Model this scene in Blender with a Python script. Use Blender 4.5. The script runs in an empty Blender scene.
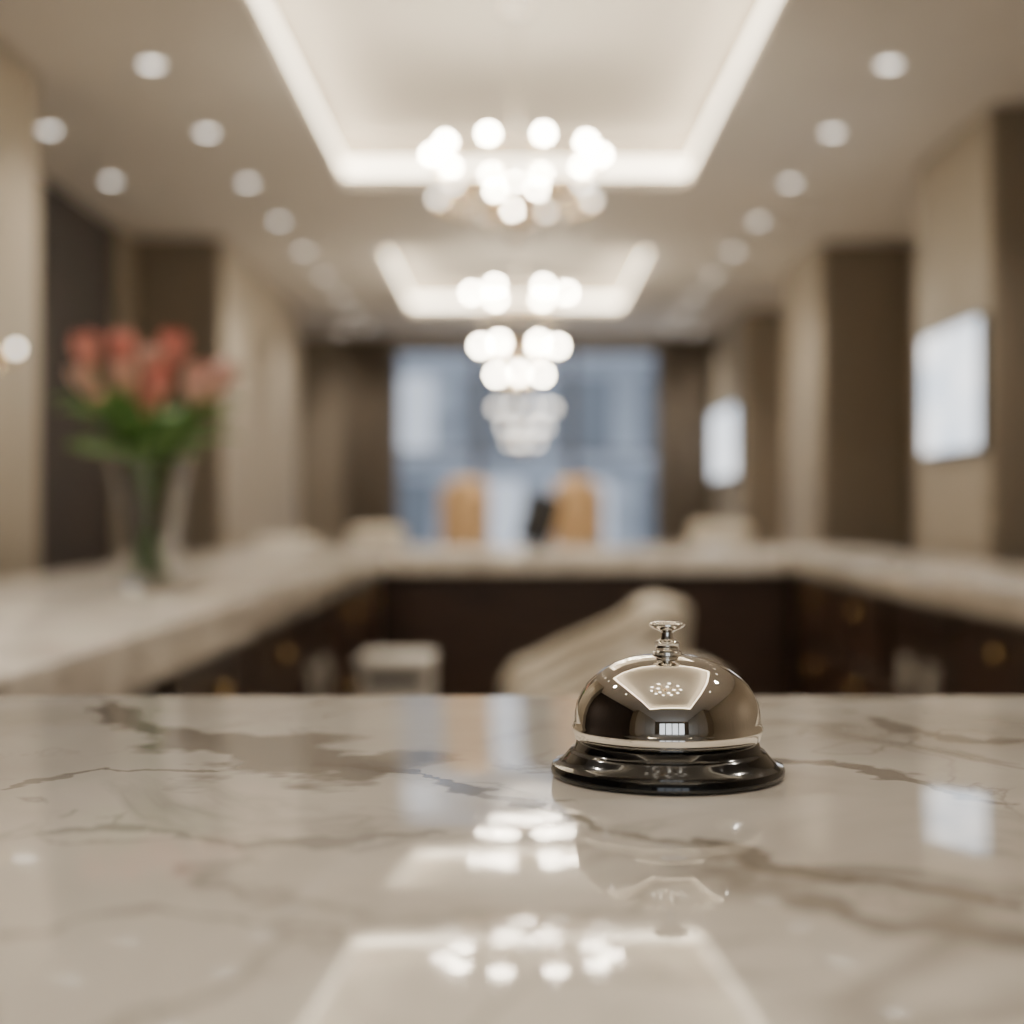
import bpy, bmesh, math, random
from mathutils import Vector, Matrix
random.seed(7)
F=1422.0; CAMZ=1.213; CX=516; CY=512
def P(px,py,D): return ((px-CX)*D/F, D, CAMZ+(CY-py)*D/F)

# ------------------------------------------------------------ materials
def newmat(name):
    m=bpy.data.materials.new(name); m.use_nodes=True
    return m, m.node_tree.nodes, m.node_tree.links, m.node_tree.nodes["Principled BSDF"]
def simple(name,col,rough=.5,metal=0,noise=0.0,nscale=8,coat=0,emit=None,es=0,trans=0,bump=0,stretch=(1,1,1)):
    m,n,l,b=newmat(name)
    b.inputs["Base Color"].default_value=(*col,1); b.inputs["Roughness"].default_value=rough
    b.inputs["Metallic"].default_value=metal; b.inputs["Coat Weight"].default_value=coat
    b.inputs["Transmission Weight"].default_value=trans
    if emit: 
        b.inputs["Emission Color"].default_value=(*emit,1); b.inputs["Emission Strength"].default_value=es
    if noise>0:
        tc=n.new("ShaderNodeTexCoord"); mp=n.new("ShaderNodeMapping"); mp.inputs["Scale"].default_value=stretch
        nz=n.new("ShaderNodeTexNoise"); nz.inputs["Scale"].default_value=nscale; nz.inputs["Detail"].default_value=3
        l.new(tc.outputs["Object"],mp.inputs[0]); l.new(mp.outputs[0],nz.inputs["Vector"])
        cr=n.new("ShaderNodeValToRGB")
        cr.color_ramp.elements[0].position=.3; cr.color_ramp.elements[1].position=.7
        cr.color_ramp.elements[0].color=(*[c*(1-noise) for c in col],1)
        cr.color_ramp.elements[1].color=(*[min(1,c*(1+noise)) for c in col],1)
        l.new(nz.outputs["Fac"],cr.inputs[0]); l.new(cr.outputs[0],b.inputs["Base Color"])
        if bump>0:
            bp=n.new("ShaderNodeBump"); bp.inputs["Strength"].default_value=bump
            l.new(nz.outputs["Fac"],bp.inputs["Height"]); l.new(bp.outputs[0],b.inputs["Normal"])
    return m

def marble(name, veins=(), base=(0.72,0.66,0.57), rough=.07, vs=1.0, ior=1.45):
    m,n,l,b=newmat(name)
    tc=n.new("ShaderNodeTexCoord")
    def noise(scale,detail=5,vec=None,dist=0):
        z=n.new("ShaderNodeTexNoise"); z.inputs["Scale"].default_value=scale; z.inputs["Detail"].default_value=detail
        z.inputs["Distortion"].default_value=dist
        l.new(vec or tc.outputs["Object"],z.inputs["Vector"]); return z
    def math_(op,a,b_=None,clamp=False):
        x=n.new("ShaderNodeMath"); x.operation=op; x.use_clamp=clamp
        for i,v in enumerate((a,b_)):
            if v is None: continue
            if isinstance(v,(int,float)): x.inputs[i].default_value=v
            else: l.new(v,x.inputs[i])
        return x.outputs[0]
    def vm(op,a,b_=None,s=None):
        x=n.new("ShaderNodeVectorMath"); x.operation=op
        for i,v in enumerate((a,b_)):
            if v is None: continue
            if isinstance(v,(tuple,list)): x.inputs[i].default_value=v
            else: l.new(v,x.inputs[i])
        if s is not None:
            if isinstance(s,(int,float)): x.inputs["Scale"].default_value=s
            else: l.new(s,x.inputs["Scale"])
        return x
    c1=noise(5*vs,5,dist=.6)
    cr=n.new("ShaderNodeValToRGB"); cr.color_ramp.elements[0].position=.3; cr.color_ramp.elements[1].position=.60
    cr.color_ramp.elements[0].color=(base[0]*.76,base[1]*.74,base[2]*.72,1); cr.color_ramp.elements[1].color=(*[min(1,c*1.05) for c in base],1)
    l.new(c1.outputs["Fac"],cr.inputs[0])
    def ridge(scale,width,dist,amt):
        z=noise(scale,6,dist=dist)
        a=math_('ABSOLUTE',math_('SUBTRACT',z.outputs["Fac"],.5))
        v=math_('SUBTRACT',1.0,math_('DIVIDE',a,width),True)
        mask=noise(scale*.9+1.3,2)
        mk=math_('MULTIPLY',math_('SUBTRACT',mask.outputs["Fac"],.42,True),5.0,True)
        return math_('MULTIPLY',math_('MULTIPLY',v,mk),amt)
    r1=ridge(3.0*vs,.024,1.5,.5); r2=ridge(8*vs,.018,.9,.38)
    tot=math_('MAXIMUM',r1,r2)
    if veins:
        wv=noise(14,5); off=vm('SCALE',vm('SUBTRACT',wv.outputs["Color"],(.5,.5,.5)).outputs[0],None,.06)
        wv2=noise(60,3); off2=vm('SCALE',vm('SUBTRACT',wv2.outputs["Color"],(.5,.5,.5)).outputs[0],None,.02)
        pp=vm('ADD',vm('ADD',tc.outputs["Object"],off.outputs[0]).outputs[0],off2.outputs[0])
        pp=vm('MULTIPLY',pp.outputs[0],(1,1,0))
        wm=noise(22,3); wmod=math_('MAXIMUM',math_('MULTIPLY',math_('SUBTRACT',wm.outputs["Fac"],.25,True),2.6),.08)
        for pts,w,amt in veins:
            for (ax,ay),(bx,by) in zip(pts[:-1],pts[1:]):
                ba=(bx-ax,by-ay,0); L=ba[0]**2+ba[1]**2
                pa=vm('SUBTRACT',pp.outputs[0],(ax,ay,0))
                dt=vm('DOT_PRODUCT',pa.outputs[0],ba)
                t=math_('MULTIPLY',dt.outputs["Value"],1/L,True)
                sc=n.new("ShaderNodeVectorMath"); sc.operation='SCALE'; sc.inputs[0].default_value=ba; l.new(t,sc.inputs["Scale"])
                d=vm('LENGTH',vm('SUBTRACT',pa.outputs[0],sc.outputs[0]).outputs[0])
                dd=math_('DIVIDE',d.outputs["Value"],math_('MULTIPLY',wmod,w*1.9))
                v=math_('MULTIPLY',math_('SUBTRACT',1.15,dd,True),2.0,True)
                tot=math_('MAXIMUM',tot,math_('MULTIPLY',v,amt))
    mx=n.new("ShaderNodeMix"); mx.data_type='RGBA'
    l.new(tot,mx.inputs[0]); l.new(cr.outputs[0],mx.inputs[6]); mx.inputs[7].default_value=(0.14,0.115,0.09,1)
    l.new(mx.outputs[2],b.inputs["Base Color"])
    b.inputs["Roughness"].default_value=rough; b.inputs["IOR"].default_value=ior
    return m

def W(px,py):
    D=.113*F/(py-CY); return ((px-CX)*D/F, D)
veins=[
 ([W(100,698),W(150,722),W(235,742)],.009,.72),
 ([W(245,742),W(290,760),W(335,768)],.036,.62),
 ([W(320,768),W(400,777),W(470,790)],.006,.72),
 ([W(470,790),W(560,800),W(600,830),W(720,860)],.003,.55),
 ([W(780,760),W(860,772),W(1010,802)],.005,.62),
 ([W(690,845),W(800,872),W(900,885),W(1040,905)],.0045,.72),
 ([W(820,900),W(900,925),W(1040,948)],.006,.6),
 ([W(0,790),W(100,765),W(210,772)],.0035,.5),
 ([W(860,716),W(950,742),W(1040,738)],.006,.55),
 ([W(-40,850),W(90,835),W(260,850),W(420,835)],.0025,.42),
 ([W(0,940),W(160,905),W(330,940)],.003,.35),
]
M={}
M['marble']=marble("polished_marble",veins,base=(.92,.88,.82),rough=.05,ior=1.43)
M['marble2']=marble("counter_marble",(),base=(.86,.80,.72),rough=.12,ior=1.45)
M['wood']=simple("dark_walnut",(.036,.020,.013),.35,noise=.45,nscale=6,stretch=(1,1,8))
M['wood2']=simple("walnut_drawer",(.045,.025,.017),.3,noise=.4,nscale=7,stretch=(1,6,1))
M['brass']=simple("brass",(.8,.58,.28),.25,1)
M['chrome']=simple("polished_nickel",(.93,.90,.84),.03,1)
M['steel']=simple("brushed_steel",(.82,.80,.77),.2,1)
M['glass']=simple("vase_glass",(.80,.81,.80),.0,0,trans=1)
M['black']=simple("black_enamel",(.005,.005,.005),.12,0,coat=.6)
M['blackp']=simple("black_plastic",(.008,.008,.010),.5)
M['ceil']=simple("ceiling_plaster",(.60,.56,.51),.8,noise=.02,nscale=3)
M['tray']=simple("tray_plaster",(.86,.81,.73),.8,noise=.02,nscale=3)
M['wall']=simple("taupe_wallcovering",(.31,.26,.205),.6,noise=.08,nscale=5,stretch=(4,4,.4))
M['pil']=simple("pilaster_panel",(.285,.24,.18),.5,noise=.07,nscale=5,stretch=(5,5,.3))
M['pild']=simple("pilaster_front",(.185,.15,.11),.55,noise=.07,nscale=5,stretch=(5,5,.3))
M['wdark']=simple("dark_panelling",(.020,.011,.008),.7,noise=.3,nscale=5,stretch=(5,5,.4))
M['trim']=simple("trim_bronze",(.16,.12,.08),.35,.6)
M['floor']=marble("floor_marble",(),base=(.48,.43,.37),rough=.15,vs=.4)
M['cream']=simple("cream_leather",(.62,.56,.46),.5,noise=.05,nscale=15,bump=.05)
M['tan']=simple("tan_leather",(.64,.42,.22),.5,noise=.1,nscale=10)
M['white']=simple("white_plastic",(.62,.59,.54),.4)
M['cove']=simple("cove_led",(1,1,1),.5,emit=(1,.86,.65),es=9.5)
M['cove_unseen']=simple("unseen_cove_glow",(1,1,1),.5,emit=(1,.86,.66),es=6.5)  # glow of the added unseen tray, set for a softer bell highlight
M['down']=simple("downlight_lens",(1,1,1),.5,emit=(1,.94,.86),es=5.5)
M['bulb']=simple("bulb_glow",(1,1,1),.5,emit=(1,.89,.70),es=200)
M['bulb2']=simple("bulb_dim",(1,1,1),.5,emit=(1,.92,.8),es=11)
M['globe']=simple("crystal",(.40,.38,.35),.15,0)
M['green']=simple("leaf_green",(.16,.32,.09),.5,noise=.35,nscale=20)
M['stem']=simple("stem_green",(.16,.30,.09),.5)
M['petal']=simple("tulip_petal",(.86,.33,.28),.5,noise=.25,nscale=25)
M['petal2']=simple("tulip_petal_pale",(.92,.54,.46),.5,noise=.2,nscale=25)
M['facade']=simple("outside_facade",(.38,.41,.46),.8,noise=.35,nscale=.8,stretch=(1,1,2.5))
M['facwin_glow']=simple("facade_window_glow",(.1,.1,.1),.3,emit=(.74,.82,.95),es=1.0)  # emission imitates pale bright patches seen outside
M['facdark']=simple("facade_window_dark",(.15,.17,.20),.3)
M['street']=simple("street",(.35,.38,.42),.8,noise=.2)
M['glassframe']=simple("window_frame",(.10,.10,.12),.4,.5)
M['curtain']=simple("curtain_fabric",(.14,.11,.08),.8,noise=.15,nscale=5,stretch=(12,1,.3))
m,n,l,b=newmat("lit_screen"); M['screen']=m
tc=n.new("ShaderNodeTexCoord"); nz=n.new("ShaderNodeTexNoise"); nz.inputs["Scale"].default_value=3.5
cr=n.new("ShaderNodeValToRGB"); cr.color_ramp.elements[0].position=.38; cr.color_ramp.elements[1].position=.6
cr.color_ramp.elements[0].color=(.60,.69,.80,1); cr.color_ramp.elements[1].color=(.95,.97,1,1)
l.new(tc.outputs["Object"],nz.inputs["Vector"]); l.new(nz.outputs["Fac"],cr.inputs[0]); l.new(cr.outputs[0],b.inputs["Emission Color"])
b.inputs["Emission Strength"].default_value=2.5; b.inputs["Base Color"].default_value=(.02,.02,.02,1)

# ------------------------------------------------------------ mesh builder
class B:
    def __init__(s,name): s.name=name; s.bm=bmesh.new(); s.mats=[]
    def mi(s,k):
        if k not in s.mats: s.mats.append(k)
        return s.mats.index(k)
    def _tag(s,faces,k,smooth=False):
        i=s.mi(k)
        for f in faces: f.material_index=i; f.smooth=smooth
    def box(s,x0,x1,y0,y1,z0,z1,k,bevel=0,seg=2,mat=None):
        t=bmesh.new(); bmesh.ops.create_cube(t,size=1)
        for v in t.verts: v.co=Vector(((x0+x1)/2+v.co.x*(x1-x0),(y0+y1)/2+v.co.y*(y1-y0),(z0+z1)/2+v.co.z*(z1-z0)))
        if bevel: bmesh.ops.bevel(t,geom=t.edges[:],offset=bevel,segments=seg,affect='EDGES',profile=.5)
        s._merge(t,k,bevel>0,mat)
    def _merge(s,t,k,smooth,mat=None):
        if mat is not None: bmesh.ops.transform(t,matrix=mat,verts=t.verts[:])
        bmesh.ops.recalc_face_normals(t,faces=t.faces[:])
        mp={v:s.bm.verts.new(v.co) for v in t.verts}
        fs=[]
        for f in t.faces:
            try: fs.append(s.bm.faces.new([mp[v] for v in f.verts]))
            except ValueError: pass
        s._tag(fs,k,smooth); t.free()
    def lathe(s,prof,c,k,seg=48,mat=None,cap=True):
        t=bmesh.new(); rings=[]
        for r,z in prof:
            if r<1e-6: rings.append([t.verts.new((c[0],c[1],c[2]+z))])
            else: rings.append([t.verts.new((c[0]+r*math.cos(2*math.pi*i/seg),c[1]+r*math.sin(2*math.pi*i/seg),c[2]+z)) for i in range(seg)])
        for a,b in zip(rings[:-1],rings[1:]):
            for i in range(seg):
                j=(i+1)%seg
                if len(a)==1 and len(b)==1: continue
                if len(a)==1: t.faces.new([a[0],b[j],b[i]])
                elif len(b)==1: t.faces.new([a[i],a[j],b[0]])
                else: t.faces.new([a[i],a[j],b[j],b[i]])
        if cap:
            for rr in (rings[0],rings[-1]):
                if len(rr)>2: t.faces.new(rr)
        s._merge(t,k,True,mat)
    def sphere(s,c,r,k,u=16,v=10,sc=(1,1,1)):
        t=bmesh.new(); bmesh.ops.create_uvsphere(t,u_segments=u,v_segments=v,radius=r)
        for q in t.verts: q.co=Vector((q.co.x*sc[0]+c[0],q.co.y*sc[1]+c[1],q.co.z*sc[2]+c[2]))
        s._merge(t,k,True)
    def tube(s,pts,r,k,seg=8,closed=False):
        pts=[Vector(p) for p in pts]; t=bmesh.new(); rings=[]; N=len(pts)
        for i,p in enumerate(pts):
            a=pts[(i-1)%N] if (closed or i>0) else p; b_=pts[(i+1)%N] if (closed or i<N-1) else p
            d=(b_-a).normalized(); up=Vector((0,0,1)) if abs(d.z)<.9 else Vector((1,0,0))
            u=d.cross(up).normalized(); w=d.cross(u)
            rings.append([t.verts.new(p+u*r*math.cos(2*math.pi*j/seg)+w*r*math.sin(2*math.pi*j/seg)) for j in range(seg)])
        for i in range(N if closed else N-1):
            a=rings[i]; b_=rings[(i+1)%N]
            for j in range(seg): t.faces.new([a[j],a[(j+1)%seg],b_[(j+1)%seg],b_[j]])
        if not closed: t.faces.new(rings[0]); t.faces.new(rings[-1])
        s._merge(t,k,True)
    def prism(s,poly,y0,y1,k,bevel=0,mat=None,seg=3):
        t=bmesh.new(); a=[t.verts.new((x,y0,z)) for x,z in poly]; b_=[t.verts.new((x,y1,z)) for x,z in poly]
        t.faces.new(a); t.faces.new(b_[::-1])
        for i in range(len(poly)):
            j=(i+1)%len(poly); t.faces.new([a[i],b_[i],b_[j],a[j]])
        if bevel: bmesh.ops.bevel(t,geom=t.edges[:],offset=bevel,segments=seg,affect='EDGES',profile=.5)
        s._merge(t,k,bevel>0,mat)
    def grid(s,fn,nu,nv,k):
        t=bmesh.new(); g=[[t.verts.new(fn(i/nu,j/nv)) for j in range(nv+1)] for i in range(nu+1)]
        for i in range(nu):
            for j in range(nv): t.faces.new([g[i][j],g[i+1][j],g[i+1][j+1],g[i][j+1]])
        s._merge(t,k,True)
    def done(s,autosmooth=True):
        me=bpy.data.meshes.new(s.name); s.bm.to_mesh(me); s.bm.free()
        for k in s.mats: me.materials.append(M[k])
        o=bpy.data.objects.new(s.name,me); bpy.context.collection.objects.link(o)
        if autosmooth:
            try: me.set_sharp_from_angle(angle=math.radians(40))
            except Exception: pass
        return o

CZ=2.813; YB=13.0; YF=-5.0; XL=-2.25; XR=2.35
TRAYS=[(-1.4,2.3,1.10,'cove_unseen'),(3.6,6.96,.835,'cove'),(8.75,11.4,.835,'cove')]; TH=.22  # first tray is out of view, widened for a broad highlight on the bell
# ------------------------------------------------------------ shell
b=B("floor"); b.box(XL-.1,XR+.1,YF-.1,YB+.1,-.1,0,'floor'); b.done()
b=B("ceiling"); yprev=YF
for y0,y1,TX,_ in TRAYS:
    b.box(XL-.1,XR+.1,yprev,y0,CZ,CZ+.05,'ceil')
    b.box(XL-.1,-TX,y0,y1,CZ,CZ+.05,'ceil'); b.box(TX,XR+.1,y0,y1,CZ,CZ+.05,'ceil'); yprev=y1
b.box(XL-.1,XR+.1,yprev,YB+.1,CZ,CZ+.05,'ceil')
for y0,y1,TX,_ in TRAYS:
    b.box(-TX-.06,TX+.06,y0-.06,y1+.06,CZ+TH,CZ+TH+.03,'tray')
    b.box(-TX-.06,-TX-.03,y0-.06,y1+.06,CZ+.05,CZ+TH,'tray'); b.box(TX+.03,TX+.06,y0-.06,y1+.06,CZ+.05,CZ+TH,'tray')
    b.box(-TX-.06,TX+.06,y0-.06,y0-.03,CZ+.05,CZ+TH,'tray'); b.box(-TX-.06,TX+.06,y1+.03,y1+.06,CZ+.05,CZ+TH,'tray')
b.done()
for y0,y1,TX,ck in TRAYS:
    b=B("cove_light"); z0,z1=CZ+.052,CZ+.12
    b.box(-TX-.03,-TX-.012,y0,y1,z0,z1,ck); b.box(TX+.012,TX+.03,y0,y1,z0,z1,ck)
    b.box(-TX,TX,y0-.03,y0-.012,z0,z1,ck); b.box(-TX,TX,y1+.012,y1+.03,z0,z1,ck); b.done()
b=B("wall_left"); b.box(XL-.1,XL,YF,YB,0,CZ,'wdark')
def pilaster(b,xin,xout,y0,y1):
    x0,x1=sorted((xin,xout)); s=1 if xin<xout else -1
    b.box(x0,x1,y0,y1,0,CZ,'pild')
    n_=max(1,round((y1-y0)/1.0)); w=(y1-y0)/n_
    for i in range(n_):
        a=y0+i*w+.012; c=y0+(i+1)*w-.012
        xx=sorted((xin,xin-s*.02)); b.box(xx[0],xx[1],a,c,.12,CZ-.002,'pil',.004,1)
    b.box(x0+.02,x1-.02,y0-.015,y0,.12,CZ-.002,'pild',.004,1)
pilaster(b,-1.76,XL,2.2,5.2); pilaster(b,-1.74,XL,8.3,11.3)
pilaster(b,-1.76,XL,-4.2,-1.2)
b.box(XL,XL+.03,7.95,8.28,0,CZ,'pil')
b.done()
b=B("wall_right"); b.box(XR,XR+.1,YF,YB,0,CZ,'wall')
pilaster(b,1.88,XR,5.58,6.6); pilaster(b,1.83,XR,8.46,9.6); pilaster(b,1.82,XR,11.28,12.95)
pilaster(b,1.83,XR,-4.2,-1.2)
b.done()
b=B("wall_back")
WX0,WX1,WZ=-1.10,1.30,2.69
b.box(XL,WX0,YB,YB+.1,0,CZ,'pild'); b.box(WX1,XR,YB,YB+.1,0,CZ,'pild'); b.box(WX0,WX1,YB,YB+.1,WZ,CZ,'pild')
b.done()
b=B("wall_front"); GX0,GX1,GZ=-1.5,1.6,2.55  # unseen wall, with openings added to brighten what the bell mirrors
b.box(XL,GX0,YF-.1,YF,0,CZ,'pil'); b.box(GX1,XR,YF-.1,YF,0,CZ,'pil'); b.box(GX0,GX1,YF-.1,YF,GZ,CZ,'pil'); b.box(GX0,GX1,YF-.1,YF,0,.3,'pil')
b.done()
for side,x0,x1 in (("left",XL,XL+.02),("right",XR-.02,XR)):
    b=B("baseboard_"+side)
    for a,c in ([(-1.2,2.2),(5.22,8.28),(11.3,YB)] if side=="left" else [(-1.2,5.56),(6.6,8.44),(9.6,11.26)]): b.box(x0,x1,a,c,0,.12,'trim')
    b.done()
def window(name,x0,x1,y,z0,z1,t,zs):
    b=B(name)
    b.box(x0,x0+t,y,y+.06,z0,z1,'glassframe'); b.box(x1-t,x1,y,y+.06,z0,z1,'glassframe')
    for z in zs: b.box(x0+t,x1-t,y,y+.06,z,z+t,'glassframe')
    b.done()
edges=[WX0,-.35,.51,WX1]
for i in range(3): window("window_%d"%(i+1),edges[i],edges[i+1],YB,0,WZ,.035,(0,1.74,WZ-.035))
for i in range(4):
    w_=(GX1-GX0)/4; window("window_%d"%(i+4),GX0+i*w_,GX0+(i+1)*w_,YF-.08,.3,GZ,.06,(.3,1.5,GZ-.06))  # unseen windows added to bring daylight into the bell's reflections
for sx in (-1,1):
    b=B("window_curtain"); xa=(WX0-.45) if sx<0 else WX1+.03
    b.grid(lambda u,v:(xa+u*.42,YB-.07+.03*math.sin(u*45),v*(CZ-.02)+.01),60,4,'curtain'); b.done()
b=B("building_facade"); b.box(-12,12,24,24.5,-1,9,'facade')
for i in range(15):
    x=-11.3+i*1.5
    for j in range(4):
        z=.5+j*1.75
        lit=(j==0 and abs(x-.05)<.9) or (i*3+j*2)%5==0  # chosen panes glow to stand in for bright patches beyond the window
        b.box(x-.5+.4,x+.5+.4,23.95,24,z,z+1.25,'facwin_glow' if lit else 'facdark')
for j in range(4): b.box(-12,12,23.8,24,.25+j*1.75,.4+j*1.75,'facade')
b.done()
b=B("street_ground"); b.box(-14,14,YB+.12,30,-.2,-.02,'street'); b.done()

# ------------------------------------------------------------ downlights
def downlight(x,y,power=22,spot=True):
    b=B("recessed_downlight"); b.lathe([(.0,-.004),(.034,-.004),(.034,-.002)],(x,y,CZ),'down',24,cap=False)
    b.lathe([(.034,-.001),(.034,-.008),(.044,-.008),(.048,0)],(x,y,CZ),'tray',24,cap=False); o=b.done()
    if spot:
        L=bpy.data.lights.new("downlight_lamp",'SPOT'); L.energy=power; L.color=(1,.92,.81); L.spot_size=math.radians(120); L.spot_blend=.8; L.shadow_soft_size=.05
        lo=bpy.data.objects.new("downlight_lamp",L); lo.location=(x,y,CZ-.02); bpy.context.collection.objects.link(lo); lo.parent=o
for i in range(-5,9):
    y=5.07+.91*i
    if y>12.7: continue
    for x in (-1.30,1.33): downlight(x,y,62 if i>-3 else 95,i%2==0)  # rows run on out of view; nearest lamps strengthened to brighten the countertop
for y in (5.94,6.85): downlight(-1.95,y,14,False)
downlight(-1.95,12.1,30)
for x in (-1.55,1.6): downlight(x,12.6,18)

# ------------------------------------------------------------ chandeliers
def ring(b,c,R,n_,rb,k,ph=0):
    if R>.03: b.tube([(c[0]+R*math.cos(2*math.pi*i/32),c[1]+R*math.sin(2*math.pi*i/32),c[2]-rb-.012) for i in range(32)],.004,'brass',6,True)
    for i in range(n_):
        a=2*math.pi*(i+ph)/n_
        x,y=c[0]+R*math.cos(a),c[1]+R*math.sin(a)
        b.sphere((x,y,c[2]),rb,k)
        b.lathe([(.004,-rb-.014),(.010,-rb-.012),(.009,-rb*.8)],(x,y,c[2]),'brass',10)
        b.tube([(c[0],c[1],c[2]-.06),(c[0]+.5*(x-c[0]),c[1]+.5*(y-c[1]),c[2]-.075),(x,y,c[2]-rb-.012)],.003,'brass',6)
def drops(b,x,y,spec):
    for R,z,nn,ph in spec:
        b.tube([(x+R*math.cos(2*math.pi*i/24),y+R*math.sin(2*math.pi*i/24),z+.03) for i in range(24)],.003,'brass',6,True)
        for i in range(nn):
            a=2*math.pi*(i+ph)/nn; b.lathe([(0,-.04),(.013,-.015),(.015,0),(.008,.02),(0,.03)],(x+R*math.cos(a),y+R*math.sin(a),z),'globe',8)
        for i in range(3):
            t=2*math.pi*i/3; b.tube([(x,y,z+.05),(x+R*math.cos(t),y+R*math.sin(t),z+.03)],.0025,'brass',6)
def chandelier(x,y,ztop,tiers,zbot,spec=(),name="chandelier"):
    b=B(name)
    b.lathe([(0,0),(.06,0),(.055,-.02),(.012,-.035)],(x,y,ztop),'steel',24)
    b.tube([(x,y,ztop-.02),(x,y,zbot+.03)],.006,'steel',8)
    for z,R,n_,rb,k,ph in tiers: ring(b,(x,y,z),R,n_,rb,k,ph)
    b.lathe([(0,-.03),(.018,-.015),(.022,0),(.012,.02),(.006,.04),(0,.045)],(x,y,zbot),'trim',20)
    drops(b,x,y,spec); b.done()
chandelier(0,5.15,CZ+TH,[(2.505,.305,10,.0165,'bulb',0),(2.385,.085,3,.015,'bulb',.25),(2.30,.02,1,.014,'bulb',.7),(2.36,.29,7,.018,'bulb2',.3)],2.215,[(.25,2.33,9,0),(.17,2.28,7,.3),(.09,2.25,5,.5)])
D2=9.3
chandelier(.02,D2,CZ+TH,[(P(0,293,D2)[2],.31,6,.022,'bulb',0),(P(0,346,D2)[2],.25,6,.022,'bulb',0),(P(0,375,D2)[2],.15,4,.020,'bulb',0)],P(0,395,D2)[2],[(.28,2.50,10,0),(.2,2.25,8,.3),(.12,2.04,6,.5)])
D3=12.2
chandelier(.07,D3,CZ,[(P(0,408,D3)[2],.25,9,.02,'bulb2',.2),(P(0,427,D3)[2],.18,7,.02,'bulb2',.1),(P(0,442,D3)[2],.12,5,.018,'bulb2',.4)],P(0,455,D3)[2])
chandelier(0,.3,CZ+TH,[(2.60,.35,10,.03,'bulb2',0),(2.48,.18,5,.03,'bulb2',0)],2.38,[(.28,2.5,9,0),(.2,2.46,7,.3)])  # unseen chandelier, added to give the bell's reflection some detail

# ------------------------------------------------------------ screens
for x,y0,y1,z0,z1 in ((1.86,5.62,6.42,1.46,2.00),(1.80,11.5,12.85,1.50,2.10)):
    b=B("wall_display"); b.box(x-.028,x,y0,y1,z0,z1,'blackp',.006,2); b.box(x-.031,x-.0285,y0+.015,y1-.015,z0+.015,z1-.015,'screen'); b.done()
b=B("wall_sconce"); c=(-1.66,4.72,1.755)
b.lathe([(0,0),(.04,0),(.04,.012),(0,.014)],(0,0,0),'brass',20,mat=Matrix.Translation((-1.74,4.72,1.72))@Matrix.Rotation(math.pi/2,4,'Y'))
b.tube([(-1.73,4.72,1.72),(-1.68,4.72,1.71),(-1.66,4.72,1.735)],.006,'brass'); b.sphere(c,.013,'bulb2'); b.done()

# ------------------------------------------------------------ reception counter
ZS=1.03; TH2=.085; LI=-.565; RI=1.20; LO=-1.40; RO=1.76; YK=6.35; YE=8.2
b=B("reception_counter")
b.box(LO,LI,.905,YK,ZS-TH2,ZS,'marble2',.004,2); b.box(RI,RO,.905,YK,ZS-TH2,ZS,'marble2',.004,2)
b.box(LO,RO,YK,YE,ZS-TH2,ZS,'marble2',.004,2)
zb=ZS-TH2-.002
b.box(LO+.05,LI-.06,.95,YK+.1,0.08,zb,'wood'); b.box(RI+.06,RO-.05,.95,YK+.1,0.08,zb,'wood'); b.box(LO+.05,RO-.05,YK+.06,YE-.05,.08,zb,'wood')
for i in range(7):
    y0=1.0+i*.76; y1=y0+.70
    for side,xf in ((1,LI-.06),(-1,RI+.06)):
        if (i%3==1):
            for z in (.35,.62,.88): b.box(*sorted((xf,xf+side*.025)),y0,y1,z-.012,z+.012,'wood2')
            for z in (.37,.64):
                for q in range(4): b.box(*sorted((xf+side*.002,xf+side*.022)),y0+.08+q*.13,y0+.15+q*.13,z+.004,z+.07+.04*(q%2),'white' if q%2 else 'wood2')
        else:
            for j in range(3):
                z0=.12+j*.275; b.box(*sorted((xf,xf+side*.018)),y0,y1,z0,z0+.262,'wood2',.003,1)
                b.sphere((xf+side*.034,(y0+y1)/2,z0+.18),.016,'brass'); b.tube([(xf+side*.016,(y0+y1)/2,z0+.18),(xf+side*.03,(y0+y1)/2,z0+.18)],.006,'brass')
for i in range(3):
    x0=LI+.02+i*.58; b.box(x0,x0+.56,YK+.045,YK+.06,.12,.92,'wood',.003,1)
b.done()
def tilt(o,a=-.0055):
    p=Matrix.Translation((0,.613,1.10)); mt=p@Matrix.Rotation(a,4,'X')@p.inverted(); o.matrix_world=mt
b=B("marble_countertop"); b.box(LO,RO,-.20,.888,1.06,1.10,'marble',.0025,3); o=b.done(); tilt(o)
b=B("counter_cabinet"); b.box(LO+.04,RO-.04,.02,.80,0.08,1.054,'wood'); b.box(LO+.08,RO-.08,.06,.78,0,.08,'trim')
for i in range(5): b.box(LO+.06+i*.61,LO+.64+i*.61,.80,.815,.14,1.0,'wood2',.003,1)
b.done()

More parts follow.
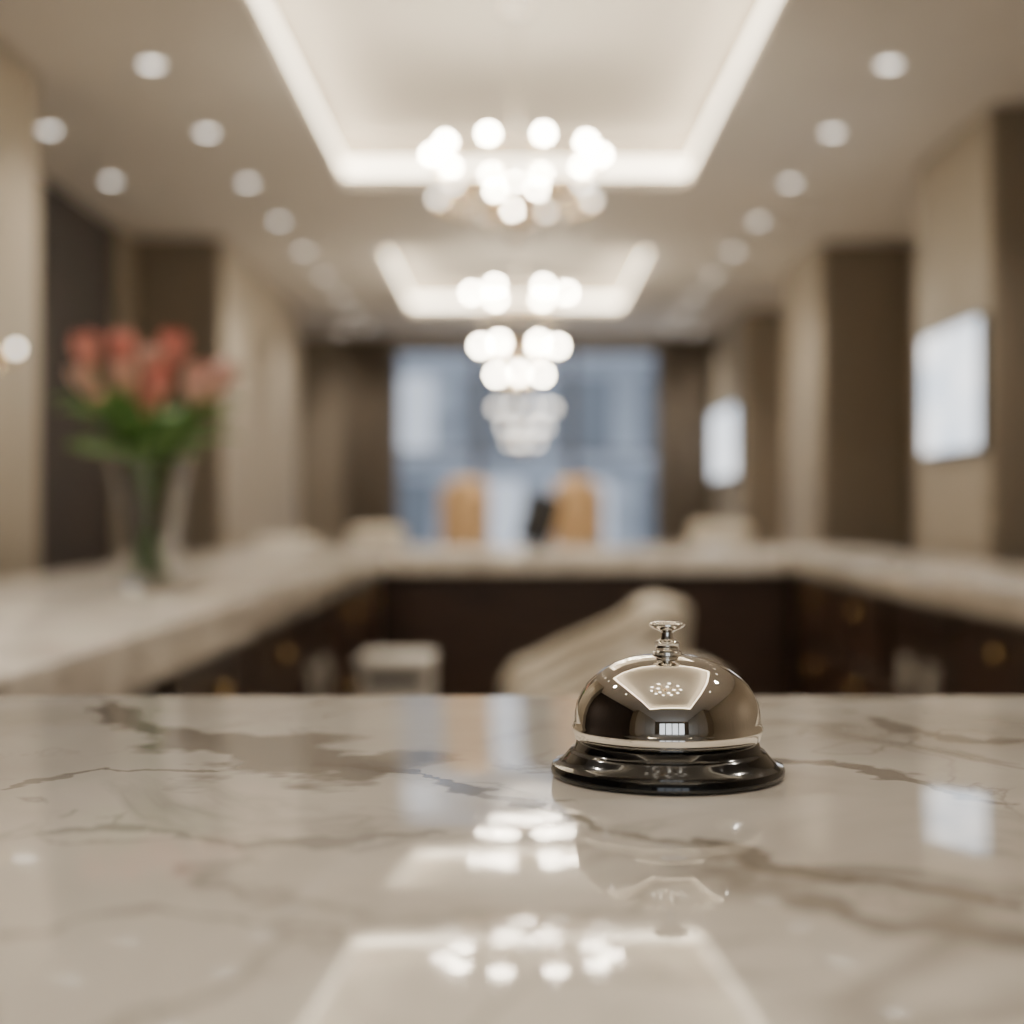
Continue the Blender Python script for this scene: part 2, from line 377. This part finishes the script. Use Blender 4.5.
# ------------------------------------------------------------ call bell
bx,by=P(667,0,.613)[0],.613
b=B("reception_bell"); c=(bx,by,1.10)
b.lathe([(0,.0002),(.0490,.0002),(.0500,.0012),(.0501,.0035),(.0493,.0050),(.0470,.0058),(.0455,.0066),(.0438,.0084),(.0425,.0100),(.0418,.0108),(.0405,.0112),(.0398,.0122),(.0392,.0142),(.0380,.0152),(.0,.0154)],c,'black',128)
b.lathe([(.0365,.0158),(.0394,.0157),(.0398,.0160),(.0409,.0200),(.0409,.0209),(.0404,.0215),(.0401,.0235),(.0397,.0272),(.0387,.0311),(.0370,.0350),(.0346,.0388),(.0312,.0423),(.0270,.0455),(.0220,.0481),(.0165,.0500),(.0105,.0512),(.0062,.0516),(0,.0517)],c,'chrome',128,cap=False)
b.lathe([(.0062,.0508),(.0062,.0528),(.0050,.0534),(.0046,.0540),(.0052,.0548),(.0053,.0566),(.0046,.0575),(.0030,.0582),(.0026,.0592),(.0026,.0612),(.0045,.0622),(.0068,.0632),(.0078,.0642),(.0078,.0648),(.0068,.0656),(.0035,.0661),(0,.0662)],c,'chrome',64)
o=b.done(); tilt(o)

# ------------------------------------------------------------ tulip vase
vx,vy=-.862,3.34
b=B("tulip_vase"); c=(vx,vy,ZS)
b.lathe([(0,.001),(.068,.001),(.072,.008),(.070,.03),(.073,.12),(.080,.20),(.092,.29),(.096,.305),(.092,.306),(.085,.28),(.072,.20),(.063,.12),(.060,.03),(0,.024)],c,'glass',64,cap=False)
def frame(d):
    d=d.normalized(); up=Vector((0,0,1)) if abs(d.z)<.95 else Vector((1,0,0)); u=d.cross(up).normalized(); return u,u.cross(d).normalized(),d
def tulip(base,d,H,R,k):
    u,w,d=frame(d)
    for layer in range(2):
        for i in range(3):
            a0=2*math.pi*i/3+layer*math.pi/3; rr=R*(1-.1*layer)
            def fn(s_,t):
                wd=1.1*(math.sin(math.pi*(.1+.88*t)))**.7
                a=a0+(s_-.5)*wd*1.9
                r=rr*(.25+.95*math.sin(math.pi*(.05+.62*t))) *(1+.15*abs(s_-.5)*t)
                return base+u*r*math.cos(a)+w*r*math.sin(a)+d*(H*(t-.08*abs(s_-.5)*2))
            b.grid(fn,6,8,k)
heads=[(98,376),(120,342),(152,360),(168,386),(202,382),(182,350),(130,378),(104,350),(192,398),(148,396),(206,366),(98,398)]
for i,(px,py) in enumerate(heads):
    yy=vy+random.uniform(-.12,.12)
    hx=(px-CX)*3.34/F; hz=CAMZ+(CY-py)*3.34/F-.045
    top=Vector((hx,yy,hz)); neck=Vector((vx+(hx-vx)*.25,vy+(yy-vy)*.3,ZS+.30)); foot=Vector((vx-(hx-vx)*.28,vy-(yy-vy)*.3,ZS+.03))
    mid=(top+neck)/2+Vector(((hx-vx)*.10,0,.03))
    pts=[foot]+[neck*(1-t)**2+mid*2*t*(1-t)+top*t*t for t in [q/7 for q in range(8)]]
    b.tube(pts,.0045,'stem',7)
    tulip(top,(pts[-1]-pts[-2])+Vector((0,0,.01)),.085+random.uniform(-.008,.01),.027,'petal' if i%2 else 'petal2')
for i in range(54):
    a=2*math.pi*i/54*3.03+random.uniform(-.3,.3); Lr=random.uniform(.09,.20); Hh=random.uniform(.02,.15); wd=random.uniform(.018,.030)
    d=Vector((math.cos(a),math.sin(a),0)); sd=Vector((-math.sin(a),math.cos(a),0))
    o0=Vector((vx,vy,ZS+.30))+d*.04
    def fn(s_,t):
        p=o0+d*(Lr*t**1.1)+Vector((0,0,1))*(Hh*math.sin(t*math.pi*.62))
        ww=wd*math.sin(math.pi*(.08+.92*t))**.8
        return p+sd*(s_-.5)*2*ww+Vector((0,0,1))*abs(s_-.5)*.014
    b.grid(fn,4,10,'green')
b.done()

# ------------------------------------------------------------ chairs
def tub_chair(x,y,ztop,w,rot=0):
    b=B("swivel_tub_chair"); mt=Matrix.Translation((x,y,0))@Matrix.Rotation(rot,4,'Z')
    side=[(-.27,.40),(-.29,.60),(-.24,.68),(-.05,.735),(.12,.83),(.20,ztop-.03),(.26,ztop),(.30,ztop-.02),(.27,.45),(.22,.38)]
    for s_ in (-1,1): b.prism(side,s_*w/2-.045,s_*w/2+.045,'cream',.022,mt)
    b.prism([(.10,.42),(.17,ztop-.03),(.26,ztop+.005),(.32,ztop-.02),(.28,.42)],-w/2,w/2,'cream',.025,mt)
    b.box(-.27,.15,-w/2+.05,w/2-.05,.38,.53,'cream',.04,4,mt)
    b.box(-.26,.24,-w/2,w/2,.34,.40,'cream',.02,2,mt)
    b.lathe([(.03,.08),(.03,.34)],(0,0,0),'steel',16,mat=mt)
    for i in range(5):
        a=2*math.pi*i/5; b.tube([mt@Vector((0,0,.1)),mt@Vector((.26*math.cos(a),.26*math.sin(a),.06))],.015,'steel'); b.sphere(tuple(mt@Vector((.26*math.cos(a),.26*math.sin(a),.03))),.028,'blackp')
    b.done()
tub_chair(.25,4.90,.92,.40,.08); tub_chair(.27,4.05,.78,.36,.05)
def armchair(x,y,zt,w,k,name,rot=0,wing=False):
    b=B(name); mt=Matrix.Translation((x,y,0))@Matrix.Rotation(rot,4,'Z'); h=w/2
    b.box(-h+.06,h-.06,-.28,.25,.28,.46,k,.04,3,mt)
    b.box(-h+.04,h-.04,.18,.32,.28,zt,k,.06,4,mt)
    for s_ in (-1,1):
        b.box(s_*(h-.05)-.05,s_*(h-.05)+.05,-.28,.28,.24,.66,k,.035,3,mt)
        if wing: b.box(s_*(h-.04)-.03,s_*(h-.04)+.03,.0,.26,.6,zt-.06,k,.03,3,mt)
        for yy in (-.22,.24): b.lathe([(.012,0),(.02,.26)],(s_*(h-.08),yy,0),'wood',10,mat=mt)
    b.done()
armchair(-.38,10.0,1.45,.34,'tan',"wingback_chair",math.pi+.2,True); armchair(.46,10.0,1.45,.34,'tan',"wingback_chair",math.pi-.2,True)
armchair(-.85,9.2,1.12,.46,'cream',"lounge_armchair",.3); armchair(1.28,9.2,1.14,.5,'cream',"lounge_armchair",-.3); armchair(-1.42,8.8,1.06,.5,'cream',"lounge_armchair",.2)

b=B("office_printer"); x0,x1=P(358,0,3.6)[0],P(430,0,3.6)[0]; zt=P(0,658,3.6)[2]
b.box(x0,x1,3.6,3.80,zt-.17,zt-.03,'white',.012,3); b.box(x0-.004,x1+.004,3.59,3.81,zt-.03,zt,'white',.01,3)
b.box(x0+.02,x1-.02,3.53,3.61,zt-.12,zt-.11,'white',.003,1); b.box(x0+.02,x1-.02,3.595,3.6,zt-.07,zt-.045,'blackp'); b.done()
b=B("pedestal_cabinet"); b.box(x0-.02,x1+.02,3.5,3.84,.04,zt-.172,'wood2',.006,2)
for j in range(2): b.box(x0,x1,3.485,3.5,.1+j*.25,.31+j*.25,'wood',.003,1); b.sphere(((x0+x1)/2,3.475,.2+j*.25),.012,'brass')
b.box(x0,x1,3.52,3.82,0,.04,'blackp'); b.done()
b=B("desk_monitor"); mx=.10; my=7.0
mt=Matrix.Translation((mx+.015,my,ZS+.15))@Matrix.Rotation(.3,4,'Y')@Matrix.Rotation(-.25,4,'X')
b.box(-.085,.085,-.012,.012,-.13,.13,'blackp',.005,2,mt); b.box(-.076,.076,.0125,.0135,-.12,.12,'screen',mat=mt)
b.lathe([(0,0),(.07,0),(.07,.01),(.015,.014),(.012,.13),(0,.13)],(mx,my,ZS+.001),'blackp',24); b.done()

# ------------------------------------------------------------ world + camera
w=bpy.data.worlds.new("World"); bpy.context.scene.world=w; w.use_nodes=True
bg=w.node_tree.nodes["Background"]; bg.inputs[0].default_value=(.76,.82,.90,1); bg.inputs[1].default_value=1.8
cam=bpy.data.cameras.new("Camera"); co=bpy.data.objects.new("Camera",cam); bpy.context.collection.objects.link(co)
co.location=(0,0,CAMZ); co.rotation_euler=(math.pi/2,0,0); cam.lens=50; cam.sensor_width=36; cam.shift_x=-.004
cam.clip_start=.02; cam.dof.use_dof=True; cam.dof.focus_distance=.60; cam.dof.aperture_fstop=3.9
bpy.context.scene.camera=co
